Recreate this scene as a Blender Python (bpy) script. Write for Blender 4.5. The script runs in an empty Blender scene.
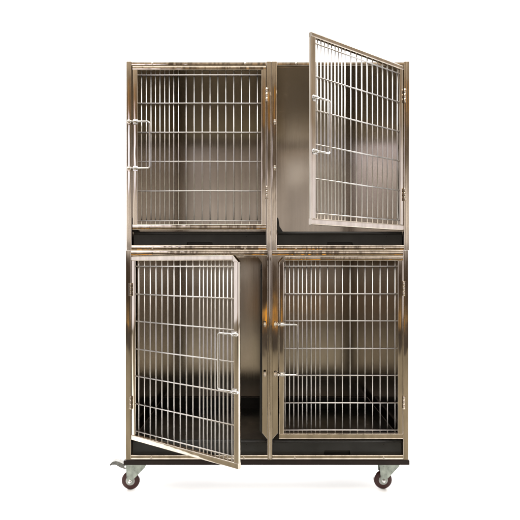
import bpy, bmesh, math, random
from mathutils import Vector, Matrix
random.seed(4)
sc = bpy.context.scene
COL = sc.collection
S = 0.0045                      # metres per reference unit at the front of the cages
DCAM = 520 * S
FLOOR = 494.0
def X(u): return (u - 260) * S
def Z(v): return (FLOOR - v) * S

# ---------------------------------------------------------------- camera
cam = bpy.data.cameras.new('camera'); cam.lens = 36; cam.sensor_width = 36
cam.shift_y = 3.5 / 520; cam.clip_end = 200; cam.clip_start = 0.05
co = bpy.data.objects.new('camera', cam); COL.objects.link(co)
co.location = (0, -DCAM, Z(263.5)); co.rotation_euler = (math.pi/2, 0, 0)
sc.camera = co
sc.view_settings.view_transform = 'Standard'; sc.view_settings.look = 'None'
sc.view_settings.exposure = 0; sc.view_settings.gamma = 1

# ---------------------------------------------------------------- studio surroundings (world)
w = bpy.data.worlds.new('World'); sc.world = w; w.use_nodes = True
nt = w.node_tree; N = nt.nodes; L = nt.links
bgn = N['Background']; bgn.inputs[1].default_value = 1.0
def node(t, **k):
    n = N.new(t)
    for a, b in k.items(): setattr(n, a, b)
    return n
def mth(op, a, b=None, clamp=False):
    n = node('ShaderNodeMath', operation=op); n.use_clamp = clamp
    for i, v in enumerate((a, b)):
        if v is None: continue
        if isinstance(v, (int, float)): n.inputs[i].default_value = v
        else: L.new(v, n.inputs[i])
    return n.outputs[0]
tc = node('ShaderNodeTexCoord'); sx = node('ShaderNodeSeparateXYZ')
L.new(tc.outputs['Generated'], sx.inputs[0])
dx, dy, dz = sx.outputs
wob = node('ShaderNodeTexNoise'); wob.inputs['Scale'].default_value = 7; wob.inputs['Detail'].default_value = 3
L.new(tc.outputs['Generated'], wob.inputs['Vector'])
zz = mth('ADD', dz, mth('MULTIPLY', mth('SUBTRACT', wob.outputs['Fac'], .5), .03))
ramp = node('ShaderNodeValToRGB')
L.new(mth('ADD', mth('MULTIPLY', zz, 1.0), 0.5, True), ramp.inputs[0])
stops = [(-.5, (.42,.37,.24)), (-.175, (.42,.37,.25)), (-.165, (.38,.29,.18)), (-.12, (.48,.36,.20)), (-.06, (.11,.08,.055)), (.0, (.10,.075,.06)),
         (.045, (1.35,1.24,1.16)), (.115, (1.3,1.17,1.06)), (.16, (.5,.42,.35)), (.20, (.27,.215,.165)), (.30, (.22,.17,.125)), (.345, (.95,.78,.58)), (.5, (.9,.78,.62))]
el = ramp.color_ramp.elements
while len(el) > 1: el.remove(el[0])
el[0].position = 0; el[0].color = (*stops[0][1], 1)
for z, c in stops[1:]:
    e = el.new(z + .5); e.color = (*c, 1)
def mix(f, a, b):
    m = node('ShaderNodeMix', data_type='RGBA')
    L.new(f, m.inputs[0])
    for i, v in ((6, a), (7, b)):
        if isinstance(v, tuple): m.inputs[i].default_value = (*v, 1)
        else: L.new(v, m.inputs[i])
    return m.outputs[2]
def smooth(v, a, b):
    n = node('ShaderNodeMapRange', interpolation_type='SMOOTHSTEP')
    L.new(v, n.inputs[0]); n.inputs[1].default_value = a; n.inputs[2].default_value = b
    return n.outputs[0]
# warm orange streaks and dark bands put into the world, seen only as reflections
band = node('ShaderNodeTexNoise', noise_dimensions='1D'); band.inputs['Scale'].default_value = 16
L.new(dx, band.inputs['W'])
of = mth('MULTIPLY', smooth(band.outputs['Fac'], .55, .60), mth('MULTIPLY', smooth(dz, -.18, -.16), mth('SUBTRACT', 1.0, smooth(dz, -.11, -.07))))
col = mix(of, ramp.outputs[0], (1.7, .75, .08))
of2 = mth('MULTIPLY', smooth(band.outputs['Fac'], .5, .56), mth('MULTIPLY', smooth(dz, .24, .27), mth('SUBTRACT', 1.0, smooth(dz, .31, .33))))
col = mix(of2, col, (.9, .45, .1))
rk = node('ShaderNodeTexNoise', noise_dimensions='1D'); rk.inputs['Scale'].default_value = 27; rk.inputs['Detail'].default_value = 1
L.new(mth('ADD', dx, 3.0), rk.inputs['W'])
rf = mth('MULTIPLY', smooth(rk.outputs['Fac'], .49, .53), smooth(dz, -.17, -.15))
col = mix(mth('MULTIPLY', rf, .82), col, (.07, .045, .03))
# window light from the front left
bx_ = mth('SUBTRACT', dx, -.245); bz_ = mth('SUBTRACT', dz, .20)
rr = mth('SQRT', mth('ADD', mth('MULTIPLY', bx_, bx_), mth('MULTIPLY', mth('MULTIPLY', bz_, bz_), 1.2)))
col = mix(mth('SUBTRACT', 1.0, smooth(rr, .04, .11)), col, (2.4, 2.3, 2.7))
# pale sides and back of the studio
ax = mth('ABSOLUTE', dx)
right_ = mix(smooth(dz, .14, .26), (1.25, 1.2, 1.28), (.50, .41, .32))
col = mix(smooth(dx, .4, .8), col, right_)
left_ = mix(smooth(dz, .12, .30), (1.35, 1.32, 1.42), (.55, .47, .39))
col = mix(smooth(mth('MULTIPLY', dx, -1.0), .45, .85), col, left_)
col = mix(smooth(dy, .0, .25), col, (1.0, 1.0, 1.0))
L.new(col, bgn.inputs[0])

# ---------------------------------------------------------------- lamps
def area(name, loc, target, sx_, sy_, power, color=(1,1,1)):
    d = bpy.data.lights.new(name, 'AREA'); d.shape = 'RECTANGLE'; d.size = sx_; d.size_y = sy_; d.energy = power; d.color = color
    o = bpy.data.objects.new(name, d); COL.objects.link(o); o.location = loc
    o.rotation_euler = (Vector(target) - Vector(loc)).to_track_quat('-Z', 'Y').to_euler()
    return o
area('overhead_fill', (0, 0.5, 4.4), (0, 0.6, 0), 8.5, 7, 640, (1, .99, .97))  # unseen lamp added overhead to bring the paper to full white
area('backdrop_fill', (-2.6, 1.4, 2.2), (-1.8, 3.8, .8), 1.6, 2.4, 150)  # unseen pair added to whiten the upright part of the sweep
area('backdrop_fill', (2.6, 1.4, 2.2), (1.8, 3.8, .8), 1.6, 2.4, 150)

area('floor_fill_strip', (0, 1.05, .16), (0, .1, .02), 1.8, .2, 120)  # unseen strip behind the cages, added to lighten the shadow beneath the platform

# ---------------------------------------------------------------- materials
def mat(name, base, rough=.5, metal=0, **k):
    m = bpy.data.materials.new(name); m.use_nodes = True
    b = m.node_tree.nodes['Principled BSDF']
    b.inputs['Base Color'].default_value = (*base, 1); b.inputs['Roughness'].default_value = rough
    b.inputs['Metallic'].default_value = metal
    for a, v in k.items(): b.inputs[a.replace('_', ' ')].default_value = v
    return m
def dress(m, base, amt=.12, rough=None, ramt=.08, scale=(8,8,8), bump=0, bscale=(6,6,6), bdist=.01, detail=4):
    nt = m.node_tree; n = nt.nodes; l = nt.links; b = n['Principled BSDF']
    t = n.new('ShaderNodeTexCoord')
    def noise(sc3, det):
        mp = n.new('ShaderNodeMapping'); mp.inputs['Scale'].default_value = sc3; l.new(t.outputs['Object'], mp.inputs[0])
        q = n.new('ShaderNodeTexNoise'); q.inputs['Scale'].default_value = 1; q.inputs['Detail'].default_value = det
        l.new(mp.outputs[0], q.inputs['Vector']); return q.outputs['Fac']
    f = noise(scale, detail)
    r = n.new('ShaderNodeValToRGB'); e = r.color_ramp.elements
    e[0].position = .3; e[1].position = .7
    e[0].color = (*[c*(1-amt) for c in base], 1); e[1].color = (*[min(1, c*(1+amt)) for c in base], 1)
    l.new(f, r.inputs[0]); l.new(r.outputs[0], b.inputs['Base Color'])
    if rough is not None:
        mr = n.new('ShaderNodeMapRange'); l.new(f, mr.inputs[0]); mr.inputs[1].default_value = .3; mr.inputs[2].default_value = .7
        mr.inputs[3].default_value = rough - ramt; mr.inputs[4].default_value = rough + ramt; l.new(mr.outputs[0], b.inputs['Roughness'])
    if bump:
        bp = n.new('ShaderNodeBump'); bp.inputs['Strength'].default_value = bump; bp.inputs['Distance'].default_value = bdist
        l.new(noise(bscale, 2), bp.inputs['Height']); l.new(bp.outputs[0], b.inputs['Normal'])
    return m
STEEL = dress(mat('polished_stainless', (.6,.56,.48), .14, 1), (.60,.535,.455), .16, .07, .04, (30,30,6), .35, (14,14,5), .004)
PANEL = dress(mat('sheet_stainless', (.6,.55,.48), .2, 1), (.54,.49,.43), .03, .16, .02, (260,260,3), .2, (3,3,3), .004)
WIRE = dress(mat('wire_steel', (.78,.76,.74), .25, 1), (.62,.60,.58), .08, .34, .06, (40,40,40))
CHROME = dress(mat('bright_chrome', (.85,.85,.84), .1, 1), (.70,.69,.67), .06, .14, .04, (50,50,50))
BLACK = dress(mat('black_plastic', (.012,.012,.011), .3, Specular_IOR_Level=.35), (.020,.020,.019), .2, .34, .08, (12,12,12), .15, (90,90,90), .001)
DECK = dress(mat('painted_brown_steel', (.02,.013,.01), .4, Specular_IOR_Level=.22), (.014,.008,.006), .25, .55, .08, (10,10,10))
ZINC = dress(mat('zinc_plate', (.5,.54,.48), .35, .8), (.25,.275,.24), .4, .34, .12, (55,55,30), .5, (70,70,70), .0015)
LEVER = dress(mat('worn_lever_steel', (.1,.1,.09), .4, .8), (.13,.13,.12), .4, .38, .1, (60,60,60), .3, (60,60,60), .001)
RUBBER = dress(mat('maroon_wheel', (.05,.014,.012), .4, Specular_IOR_Level=.3), (.040,.011,.009), .2, .38, .08, (60,60,60))
HUB = dress(mat('wheel_hub_grey', (.35,.36,.34), .4, .3), (.36,.37,.35), .1, .42, .05, (60,60,60))
PAPER = dress(mat('white_backdrop_paper', (.9,.9,.9), .8), (.90,.90,.90), .01, .85, .03, (2,2,2))
DARKF = dress(mat('dark_mirrored_floor', (.03,.02,.014), .7), (.028,.020,.014), .2, .7, .08, (1.5,1.5,1.5))
TAN = dress(mat('tan_floor', (.22,.19,.115), .6), (.195,.170,.120), .15, .6, .1, (1.5,1.5,1.5))

# ---------------------------------------------------------------- mesh helpers
def bm_new(): return bmesh.new()
def box(bm, x0, x1, y0, y1, z0, z1, bev=0.0):
    t = bmesh.new(); bmesh.ops.create_cube(t, size=1)
    for v in t.verts:
        v.co = Vector((x0 + (v.co.x+.5)*(x1-x0), y0 + (v.co.y+.5)*(y1-y0), z0 + (v.co.z+.5)*(z1-z0)))
    if bev: bmesh.ops.bevel(t, geom=t.edges[:], offset=bev, segments=2, affect='EDGES', profile=.6)
    me = bpy.data.meshes.new('tmp'); t.to_mesh(me); t.free(); bm.from_mesh(me); bpy.data.meshes.remove(me)
def bar(bm, x0, x1, y0, y1, z0, z1, r=.0035, seg=4):     # hollow-section look: rounded long edges, plain cut ends
    vert = (z1-z0) > (x1-x0)
    a0, a1 = (x0, x1) if vert else (z0, z1); l0, l1 = (z0, z1) if vert else (x0, x1)
    prof = []
    for cx_, cy_, st in ((a1-r, y1-r, 0), (a0+r, y1-r, 1), (a0+r, y0+r, 2), (a1-r, y0+r, 3)):
        for k in range(seg+1):
            t = (st + k/seg)*math.pi/2; prof.append((cx_ + r*math.cos(t), cy_ + r*math.sin(t)))
    P = lambda a, y, l: (a, y, l) if vert else (l, y, a)
    A = [bm.verts.new(P(a, y, l0)) for a, y in prof]; B = [bm.verts.new(P(a, y, l1)) for a, y in prof]
    n = len(prof)
    for k in range(n): bm.faces.new((A[k], A[(k+1)%n], B[(k+1)%n], B[k])).smooth = True
    bm.faces.new([bm.verts.new(v.co) for v in A]); bm.faces.new([bm.verts.new(v.co) for v in B])
def prism(bm, pts, y0, y1, bev=0.0):            # polygon in XZ, extruded along Y
    t = bmesh.new()
    vs = [t.verts.new((x, y0, z)) for x, z in pts]; f = t.faces.new(vs)
    r = bmesh.ops.extrude_face_region(t, geom=[f])
    bmesh.ops.translate(t, verts=[g for g in r['geom'] if isinstance(g, bmesh.types.BMVert)], vec=(0, y1-y0, 0))
    bmesh.ops.recalc_face_normals(t, faces=t.faces[:])
    if bev: bmesh.ops.bevel(t, geom=t.edges[:], offset=bev, segments=2, affect='EDGES', profile=.6)
    me = bpy.data.meshes.new('tmp'); t.to_mesh(me); t.free(); bm.from_mesh(me); bpy.data.meshes.remove(me)
def tube(bm, pts, r, seg=10, cap=True):
    pts = [Vector(p) for p in pts]; rings = []
    for i, p in enumerate(pts):
        d = (pts[min(i+1, len(pts)-1)] - pts[max(i-1, 0)]).normalized()
        a = Vector((0,1,0)) if abs(d.y) < .9 else Vector((1,0,0))
        u = d.cross(a).normalized(); v = d.cross(u).normalized()
        rings.append([bm.verts.new(p + r*(math.cos(k*2*math.pi/seg)*u + math.sin(k*2*math.pi/seg)*v)) for k in range(seg)])
    for A, B in zip(rings, rings[1:]):
        for k in range(seg): bm.faces.new((A[k], A[(k+1)%seg], B[(k+1)%seg], B[k])).smooth = True
    if cap: bm.faces.new(rings[0][::-1]); bm.faces.new(rings[-1])
def lathe(bm, c, axis, prof, seg=40):            # prof: (offset along axis, radius)
    c = Vector(c); ax_ = Vector(axis).normalized()
    a = Vector((0,0,1)) if abs(ax_.z) < .9 else Vector((1,0,0))
    u = ax_.cross(a).normalized(); v = ax_.cross(u)
    rings = [[bm.verts.new(c + ax_*o + r*(math.cos(k*2*math.pi/seg)*u + math.sin(k*2*math.pi/seg)*v)) for k in range(seg)] for o, r in prof]
    for A, B in zip(rings, rings[1:]):
        for k in range(seg): bm.faces.new((A[k], A[(k+1)%seg], B[(k+1)%seg], B[k])).smooth = True
    bm.faces.new(rings[0][::-1]); bm.faces.new(rings[-1])
def build(name, bm, m, parent=None, loc=None):
    bmesh.ops.recalc_face_normals(bm, faces=bm.faces[:])
    me = bpy.data.meshes.new(name); bm.to_mesh(me); bm.free(); me.materials.append(m)
    o = bpy.data.objects.new(name, me); COL.objects.link(o)
    if parent: o.parent = parent
    if loc: o.location = loc
    return o
def thing(name, label, cat, loc, group=None):
    o = bpy.data.objects.new(name, None); COL.objects.link(o); o.empty_display_size = .1
    o.location = loc; o['label'] = label; o['category'] = cat
    if group: o['group'] = group
    return o

# ---------------------------------------------------------------- setting: white paper sweep and floor
bm = bm_new()
prof = [(-.36, 0.0), (2.6, 0.0)]
R_ = 1.2
for k in range(1, 13):
    a = k/12*math.pi/2; prof.append((2.6 + R_*math.sin(a), R_*(1-math.cos(a))))
prof.append((3.8, 5.5))
xs = [-6, -3, 0, 3, 6]
g = [[bm.verts.new((x, y, z)) for x in xs] for y, z in prof]
for A, B in zip(g, g[1:]):
    for i in range(len(xs)-1): bm.faces.new((A[i], A[i+1], B[i+1], B[i])).smooth = True
o = build('backdrop', bm, PAPER); o['kind'] = 'structure'
bm = bm_new(); vs = [bm.verts.new(p) for p in ((-7,-3.7,-.004),(7,-3.7,-.004),(7,4.2,-.004),(-7,4.2,-.004))]; bm.faces.new(vs)
o = build('floor', bm, TAN); o['kind'] = 'structure'
bm = bm_new(); vs = [bm.verts.new(p) for p in ((-7,-6.4,-.006),(7,-6.4,-.006),(7,-3.701,-.006),(-7,-3.701,-.006))]; bm.faces.new(vs)
o = build('floor', bm, DARKF); o['kind'] = 'structure'  # unseen far floor, added dark so the cage ceilings mirror less tan

# ---------------------------------------------------------------- cages
DEPTH = 173 * S
def make_handle(name, door, sg, u_free, v1, v2, vb, reach):
    """U-shaped pull rod with its two slide bolts, on the latch side of a door; door-local coordinates."""
    zt = (vb - v1)*S; zb = (vb - v2)*S
    yf = -.012; ui = (u_free - reach)*S; uo = (u_free + 2.2)*S; rad = .009
    pts = [(uo, zt)]
    for k in range(7):
        a = k/6*math.pi/2; pts.append((ui + rad - rad*math.sin(a), zt - rad + rad*math.cos(a)))
    for k in range(7):
        a = k/6*math.pi/2; pts.append((ui + rad - rad*math.cos(a), zb + rad - rad*math.sin(a)))
    pts.append((uo, zb))
    bm = bm_new(); tube(bm, [(sg*u, yf, z) for u, z in pts], .0040, 12)
    h = build('latch_handle', bm, CHROME, door)
    for z in (zt, zb):
        bm = bm_new()
        uc = (u_free - 2.6)*S
        box(bm, sg*uc-.011, sg*uc+.011, -.0045, -.0002, z-.011, z+.011, .0012)
        lathe(bm, (sg*uc-.008, yf, z), (1,0,0), [(0,.0058),(.001,.0066),(.015,.0066),(.016,.0058)], 16)
        lathe(bm, (sg*(u_free+1.4)*S - sg*.002, yf, z), (sg,0,0), [(0,.004),(.001,.0062),(.005,.0062),(.0065,.004)], 14)
        build('latch_bracket', bm, CHROME, door)

def make_door(cage, hinge_u, v0, v1, W, sg, theta, nh, hv, handle, chamfer, sparse0, sp, dn, ct):
    """door frame mesh 'door' with wire grid, latch handle, brackets; origin at hinge, bottom of the door."""
    H = (v1 - v0)*S; Wm = W*S; b = 5.0*S; T = .018
    bm = bm_new()
    def bx(u0, u1, z0, z1): 
        a, c = sorted((sg*u0, sg*u1)); bar(bm, a, c, 0, T, z0, z1)
    cf = chamfer*S
    bx(0, b, b*1.08+.0003, H - ct*S - .0003)                      # hinge stile
    bx(Wm-b, Wm, b*1.08+.0003, H - max(ct*S, cf + .0) - .0003)    # latch stile
    bx(0, Wm, 0, b*1.08)                                      # bottom rail
    t = ct*S
    if cf:
        bx(0, Wm-cf-.0003, H-t, H)
        P = [(Wm-cf, H), (Wm-cf, H-t), (Wm-b, H-cf), (Wm, H-cf)]
        prism(bm, [(sg*x, z) for x, z in P], 0, T, .0010)
    else: bx(0, Wm, H-t, H)
    door = build('door', bm, STEEL, cage)
    door.location = Vector((X(hinge_u), 0, Z(v1))) - cage.location
    door.rotation_euler = (0, 0, theta)
    # wires: welded verticals, crossbars just in front
    bm = bm_new(); r = .0028
    us = [sparse0 + sp*k for k in range(11)]
    us += [us[-1] + dn*k for k in range(1, 9)]
    rj = random.Random(int(v0*7+W*13+hinge_u))
    for u in us:
        u += rj.uniform(-.14, .14)
        top = H - t + .004
        if cf and u > W - chamfer - 1.5: top = H - cf*.8
        tube(bm, [(sg*u*S, .010, b*1.08-.004), (sg*u*S, .010, top)], r, 8)
    for v in hv:
        z = (v1 - v)*S
        tube(bm, [(sg*(b-.003), .0052, z), (sg*(Wm-b+.003), .0052, z)], .0029, 8)
    build('wire_grid', bm, WIRE, door)
    make_handle('latch_handle', door, sg, W - .6, handle[0], handle[1], v1, handle[2])
    return door

def make_hinge(cage, u, v0, v1, sg):
    """knuckle and leaf on the post beside the door"""
    bm = bm_new(); c = cage.location
    x = X(u) - c.x; z0 = Z(v1) - c.z; z1 = Z(v0) - c.z
    n = 3; h = (z1 - z0)/n
    for k in range(n):
        lathe(bm, (x, -.0044-c.y, z0 + k*h + .0004), (0,0,1), [(0,.0034),(.0006,.0040),(h-.0012,.0040),(h-.0006,.0034)], 14)
    a, b = sorted((x, x - sg*.011))
    box(bm, a, b, -.0022-c.y, -.0002-c.y, z0+.001, z1-.001, .0006)
    build('hinge', bm, STEEL, cage)

def make_cage(label, x0, x1, y0, y1, lp, rp, tp, bp, kind, sg, door_args, trayv, catches, hinges, hu):
    c = thing('kennel_cage', label, 'cage', (X((x0+x1)/2), DEPTH/2, Z(y1)), 'stainless steel cages stacked on the rolling base')
    ox, oy, oz = c.location
    def P(name, m, boxes, bev=.0012):
        bm = bm_new()
        for (a, b, ya, yb, v0, v1) in boxes:
            box(bm, X(a)-ox, X(b)-ox, ya-oy, yb-oy, Z(v1)-oz, Z(v0)-oz, bev)
        return build(name, bm, m, c)
    FD = .026
    e = .07
    bm = bm_new()
    def fb(a, b, v0, v1, ya=0.0, yb=FD): bar(bm, X(a)-ox, X(b)-ox, ya-oy, yb-oy, Z(v1)-oz, Z(v0)-oz)
    fb(x0, lp, y0, y1); fb(rp, x1, y0, y1)
    fb(lp+e, rp-e, y0, tp); fb(lp+e, rp-e, bp, y1)
    frame = build('front_frame', bm, STEEL, c)
    if kind == 'lower':
        # stop flange round the door opening with chamfered corners, behind the door, on the latch side
        bm = bm_new()
        if sg > 0: a, b = rp-e, rp-5.3
        else: a, b = lp+e, lp+5.6
        dv = 1 if b > a else -1
        F0, F1 = .0105, .0155
        v_t, v_b = tp+.1, trayv - .8
        pts = [(a, v_t), (b+dv*5.0, v_t), (b, v_t+6.5), (b, v_b-5), (a, v_b+1.5)]
        if sg > 0: F0, F1 = .0195, .0245
        prism(bm, [(X(u)-ox, Z(v)-oz) for u, v in pts], F0-oy, F1-oy, .0007)
        box(bm, X(lp+e if sg>0 else a+5.3)-ox, X((rp-10.5) if sg>0 else rp-e)-ox, .0195-oy, .0245-oy, Z(v_t+1.5)-oz, Z(v_t)-oz, .0005)
        build('door_stop', bm, STEEL, c)
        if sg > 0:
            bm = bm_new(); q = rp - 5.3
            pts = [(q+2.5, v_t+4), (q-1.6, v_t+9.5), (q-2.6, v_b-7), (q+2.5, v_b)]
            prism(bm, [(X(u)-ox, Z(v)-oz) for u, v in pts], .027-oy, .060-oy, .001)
            build('dark_edge', bm, BLACK, c)  # black strip set behind the latch-side flange of the opening
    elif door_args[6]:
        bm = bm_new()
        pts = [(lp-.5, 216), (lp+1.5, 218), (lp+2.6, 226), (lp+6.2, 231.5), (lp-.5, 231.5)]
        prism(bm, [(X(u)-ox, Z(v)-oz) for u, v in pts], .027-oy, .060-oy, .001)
        build('dark_edge', bm, BLACK, c)  # black corner prism behind the lower left of the opening
    # sheet walls
    t = .0025; fx = 0.35
    P('side_panel', PANEL, [(x0+fx, x0+fx+t/S, FD+.0003, DEPTH, y0+fx, y1-fx)], 0)
    P('side_panel', PANEL, [(x1-fx-t/S, x1-fx, FD+.0003, DEPTH, y0+fx, y1-fx)], 0)
    xa, xb = x0+fx+t/S+.005, x1-fx-t/S-.005
    P('ceiling_panel', PANEL, [(xa, xb, FD+.0003, DEPTH, y0+1.6, y0+1.6+t/S)], 0)
    P('floor_panel', PANEL, [(xa, xb, FD+.0003, DEPTH, y1-1.2-t/S, y1-1.2)], 0)
    P('back_panel', PANEL, [(x0+fx, x1-fx, DEPTH+.00002, DEPTH+t, y0+fx, y1-fx)], 0)
    # slim mid rail joint under the door, only seen as the tray slot edge
    make_door(c, *door_args)
    for (v0, v1) in hinges: make_hinge(c, hu, v0, v1, sg)
    for (u, v) in catches:
        bm = bm_new()
        x, z = X(u)-ox, Z(v)-oz
        box(bm, x-.006, x+.006, -.0035-oy, -.0002-oy, z-.011, z+.011, .001)
        for q in (-1, 1):
            lathe(bm, (x, -.0034-oy, z+q*.0085), (0,-1,0), [(0,.0036),(.0018,.0034),(.0028,.0016)], 12)
        lathe(bm, (x-.006, -.009-oy, z), (1,0,0), [(0,.0038),(.001,.0048),(.011,.0048),(.012,.0038)], 14)
        build('latch_catch', bm, STEEL, c)
    w_ = x1 - x0
    for fx_ in (.18, .82):
        for v in (((y0+tp)/2, (bp+y1)/2) if kind == 'upper' else ((bp+y1)/2,)):
            bm = bm_new()
            lathe(bm, (X(x0+w_*fx_)-ox, -.0001-oy, Z(v)-oz), (0,-1,0), [(0,.0048),(.0012,.0046),(.0022,.0024)], 14)
            build('bolt', bm, STEEL, c)
    return c

def make_tray(label, x0, x1, v_top, v_bot):
    t = thing('waste_tray', label, 'tray', (X((x0+x1)/2), .34, Z(v_bot)), 'black plastic trays under the doors')
    hw = (x1-x0)*S/2; H = (v_bot - v_top)*S; f = .012 - .34; bk = DEPTH - .012 - .34; th = .004
    bm = bm_new()
    # front wall profile, slightly sloped back, with the rolled rim and grip recess cut as an opening in the lower part
    gw = 14*S; gh = 6*S
    fy = f + .007
    P = [(-hw, H-.012), (hw, H-.012), (hw, .001), (gw, .001), (gw-.006, gh), (-gw+.006, gh), (-gw, .001), (-hw, .001)]
    prism(bm, P[::-1], fy, fy+th, .0008)
    box(bm, -gw-.004, gw+.004, fy+th+.0095, fy+th+.012, .0005, gh+.006)   # grip pocket back
    box(bm, -hw, -hw+th, fy+th+.0002, bk-th, .001, H-.001)
    box(bm, hw-th, hw, fy+th+.0002, bk-th, .001, H-.001)
    box(bm, -hw, hw, bk-th+.0002, bk, .001, H-.001)
    box(bm, -hw+th+.0002, hw-th-.0002, fy+th+.0125, bk-th-.0002, .004, .008)
    build('pan', bm, BLACK, t)
    bm = bm_new(); 
    tube(bm, [(-hw+.001, fy+.001, H-.0072), (hw-.001, fy+.001, H-.0072)], .0068, 14)
    build('rim', bm, BLACK, t)
    return t

UH = [74.6, 102.9, 132.1, 161.3, 190.8, 220.6]
LH = [266.2, 293.8, 320.9, 348.6, 375.6, 403.1, 430.3]
R = math.radians
# door args: hinge_u, v0, v1, W, sg, theta, nh, hv, handle(v1, v2, reach), chamfer, sparse0, sp, dn, top rail thickness
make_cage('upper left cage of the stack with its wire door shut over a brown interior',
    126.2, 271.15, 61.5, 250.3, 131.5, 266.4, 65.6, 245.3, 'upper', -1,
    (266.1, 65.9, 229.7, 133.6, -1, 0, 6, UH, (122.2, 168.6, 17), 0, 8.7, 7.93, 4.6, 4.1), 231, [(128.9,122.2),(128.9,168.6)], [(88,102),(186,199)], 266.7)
make_cage('upper right cage with wire door swung open to the right over bare interior',
    271.2, 409.5, 61.5, 250.3, 277.2, 403.9, 65.6, 245.3, 'upper', -1,
    (403.6, 65.9, 230.3, 126.2, -1, R(38), 6, UH, (122.4, 168.0, 18.5), 0, 7.3, 7.55, 4.35, 4.1), 231, [(274.9,122.4),(274.9,168.2)], [(89,103),(188,201)], 404.4)
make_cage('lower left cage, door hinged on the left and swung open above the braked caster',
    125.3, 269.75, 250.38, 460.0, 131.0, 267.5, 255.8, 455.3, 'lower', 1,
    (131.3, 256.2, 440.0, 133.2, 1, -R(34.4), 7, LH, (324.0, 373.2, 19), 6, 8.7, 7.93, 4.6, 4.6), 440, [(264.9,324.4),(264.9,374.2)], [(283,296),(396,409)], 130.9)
make_cage('lower right cage with its wire door closed, above the caster without brake lever',
    269.78, 408.7, 250.38, 460.0, 272.3, 403.2, 255.8, 455.3, 'lower', -1,
    (402.9, 256.2, 439.2, 123.8, -1, 0, 7, LH, (324.4, 374.2, 17.5), 6, 7.4, 7.52, 4.4, 4.6), 439.5, [(275.3,324.4),(275.3,374.2)], [(281,296),(396,409)], 403.5)
make_tray('black plastic tray at the bottom of the upper cage with the shut door', 132.6, 265.8, 231.2, 248.8-.6)
make_tray('black plastic tray at the bottom of the upper cage with the open door', 277.8, 403.3, 231.2, 248.8-.6)
make_tray('black plastic tray behind the bottom edge of the open lower door, above the left caster', 131.6, 267.0, 440.8, 458.0)
make_tray('black plastic tray below the closed lower door, above the right caster', 272.8, 402.7, 440.8, 458.0)

# ---------------------------------------------------------------- rolling base
base = thing('rolling_base', 'low dark brown rolling platform on maroon casters carrying all four cages', 'dolly', (X(266.5), DEPTH/2, 0))
bx0, bx1 = X(123.9)-base.location.x, X(409.4)-base.location.x
bm = bm_new()
yf, yb = -.006-base.location.y, DEPTH+.006-base.location.y
z0, z1 = Z(464.6), Z(460.1)
fl = .03
box(bm, bx0, bx1, yf, yf+fl, z0, z1, .0012); box(bm, bx0, bx1, yb-fl, yb, z0, z1, .0012)
box(bm, bx0, bx0+fl, yf+fl+.0003, yb-fl-.0003, z0, z1, .0012); box(bm, bx1-fl, bx1, yf+fl+.0003, yb-fl-.0003, z0, z1, .0012)
box(bm, bx0+fl+.0003, bx1-fl-.0003, yf+fl+.0003, yb-fl-.0003, z1-.006, z1-.001)
build('platform', bm, DECK, base)

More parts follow.
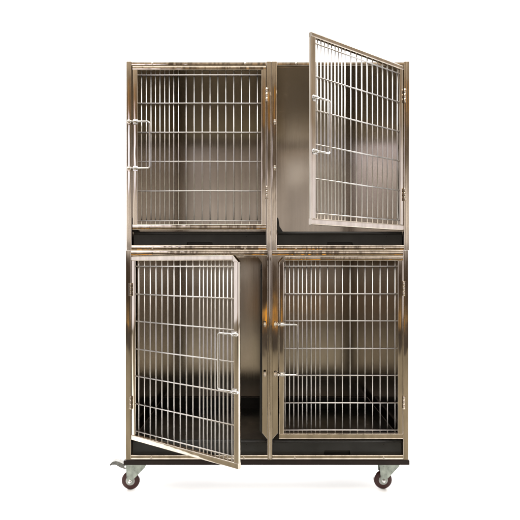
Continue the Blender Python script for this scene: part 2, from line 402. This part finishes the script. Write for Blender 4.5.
def make_caster(cx, cy, sg, brake, wz=None):
    """swivel axis at cx, cy (world); wheel trails towards sg; origin at the axle height"""
    r = 9.15*S; off = 7.0*S; top = Z(464.7)
    ox, oy = cx-base.location.x, cy-base.location.y
    wx = sg*off
    bm = bm_new(); wd = .013
    lathe(bm, (0,-wd,0), (0,1,0), [(0,.020),(.0,.62*r),(.0005,.78*r),(.002,.93*r),(.006,r),(wd*2-.006,r),(wd*2-.002,.93*r),(wd*2-.0005,.78*r),(2*wd,.62*r),(2*wd,.020)], 48)
    w_ = build('wheel', bm, RUBBER, base, (ox+wx, oy, r))
    # caster fork: parent part; wheel is a sibling part group
    bm = bm_new()
    zt = top - .007 ; h = zt
    for s in (-1, 1):
        y0 = s*.0185; y1 = s*.0215
        pts = [(-sg*.050+wx*.2, zt-.006), (sg*.052, zt-.006), (sg*.050, zt-.014), (wx+sg*.013, r+.004)]
        for k in range(1, 8):
            a = -k/8*math.pi; pts.append((wx + sg*.013*math.cos(a), r + .013*math.sin(a)))
        pts.append((wx-sg*.013, r+.006)); pts.append((-sg*.045+wx*.2, zt-.018))
        prism(bm, pts, min(y0,y1), max(y0,y1), .0006)
    box(bm, min(-sg*.050+wx*.2, sg*.052), max(-sg*.050+wx*.2, sg*.052), -.0215, .0215, zt-.0058, zt-.003, .0006)
    lathe(bm, (0,0,zt-.0032), (0,0,1), [(0,.026),(.001,.031),(.006,.031),(.0070,.026)], 28)
    box(bm, -.048, .048, -.040, .040, zt+.0042, zt+.0068, .0006)
    f = build('fork', bm, ZINC, base, (ox, oy, 0))
    bm = bm_new()
    lathe(bm, (wx, -.0295, r), (0,1,0), [(0,.0035),(.001,.0060),(.0075,.0060),(.0078,.009),(.0082,.009),(.0082,.004),(.0500,.004),(.0505,.008),(.056,.008),(.0565,.004)], 20)
    build('axle', bm, CHROME, f)
    bm = bm_new()
    lathe(bm, (0,-wd-.0015,0), (0,1,0), [(0,.011),(.0003,.020),(.003,.0215),(2*wd,.0215),(2*wd+.003,.020),(2*wd+.0032,.011)], 30)
    build('hub', bm, HUB, w_)
    if brake:
        bm = bm_new()
        zb = r + .6*r
        pts = [(-.120,-.002),(-.125,-.009),(-.121,-.014),(-.111,-.010),(-.101,-.009),(-.090,-.014),(-.076,-.022),(-.058,-.028),(-.040,-.026),(-.042,-.012),(-.058,-.007),(-.070,-.001),(-.082,.005),(-.096,.008),(-.110,.005)]
        prism(bm, [(x, top-.006+z) for x, z in pts], -.018, .018, .0012)
        build('brake_lever', bm, LEVER, f)
        bm = bm_new(); tube(bm, [(-.052, -.0225, top-.022), (-.052, .0225, top-.022)], .004, 12)
        build('brake_pin', bm, CHROME, f)
make_caster(X(134.9), .055, -1, True)
make_caster(X(392.9), .062, -1, False)
make_caster(X(141), DEPTH-.06, 1, False)
make_caster(X(391), DEPTH-.06, 1, False)
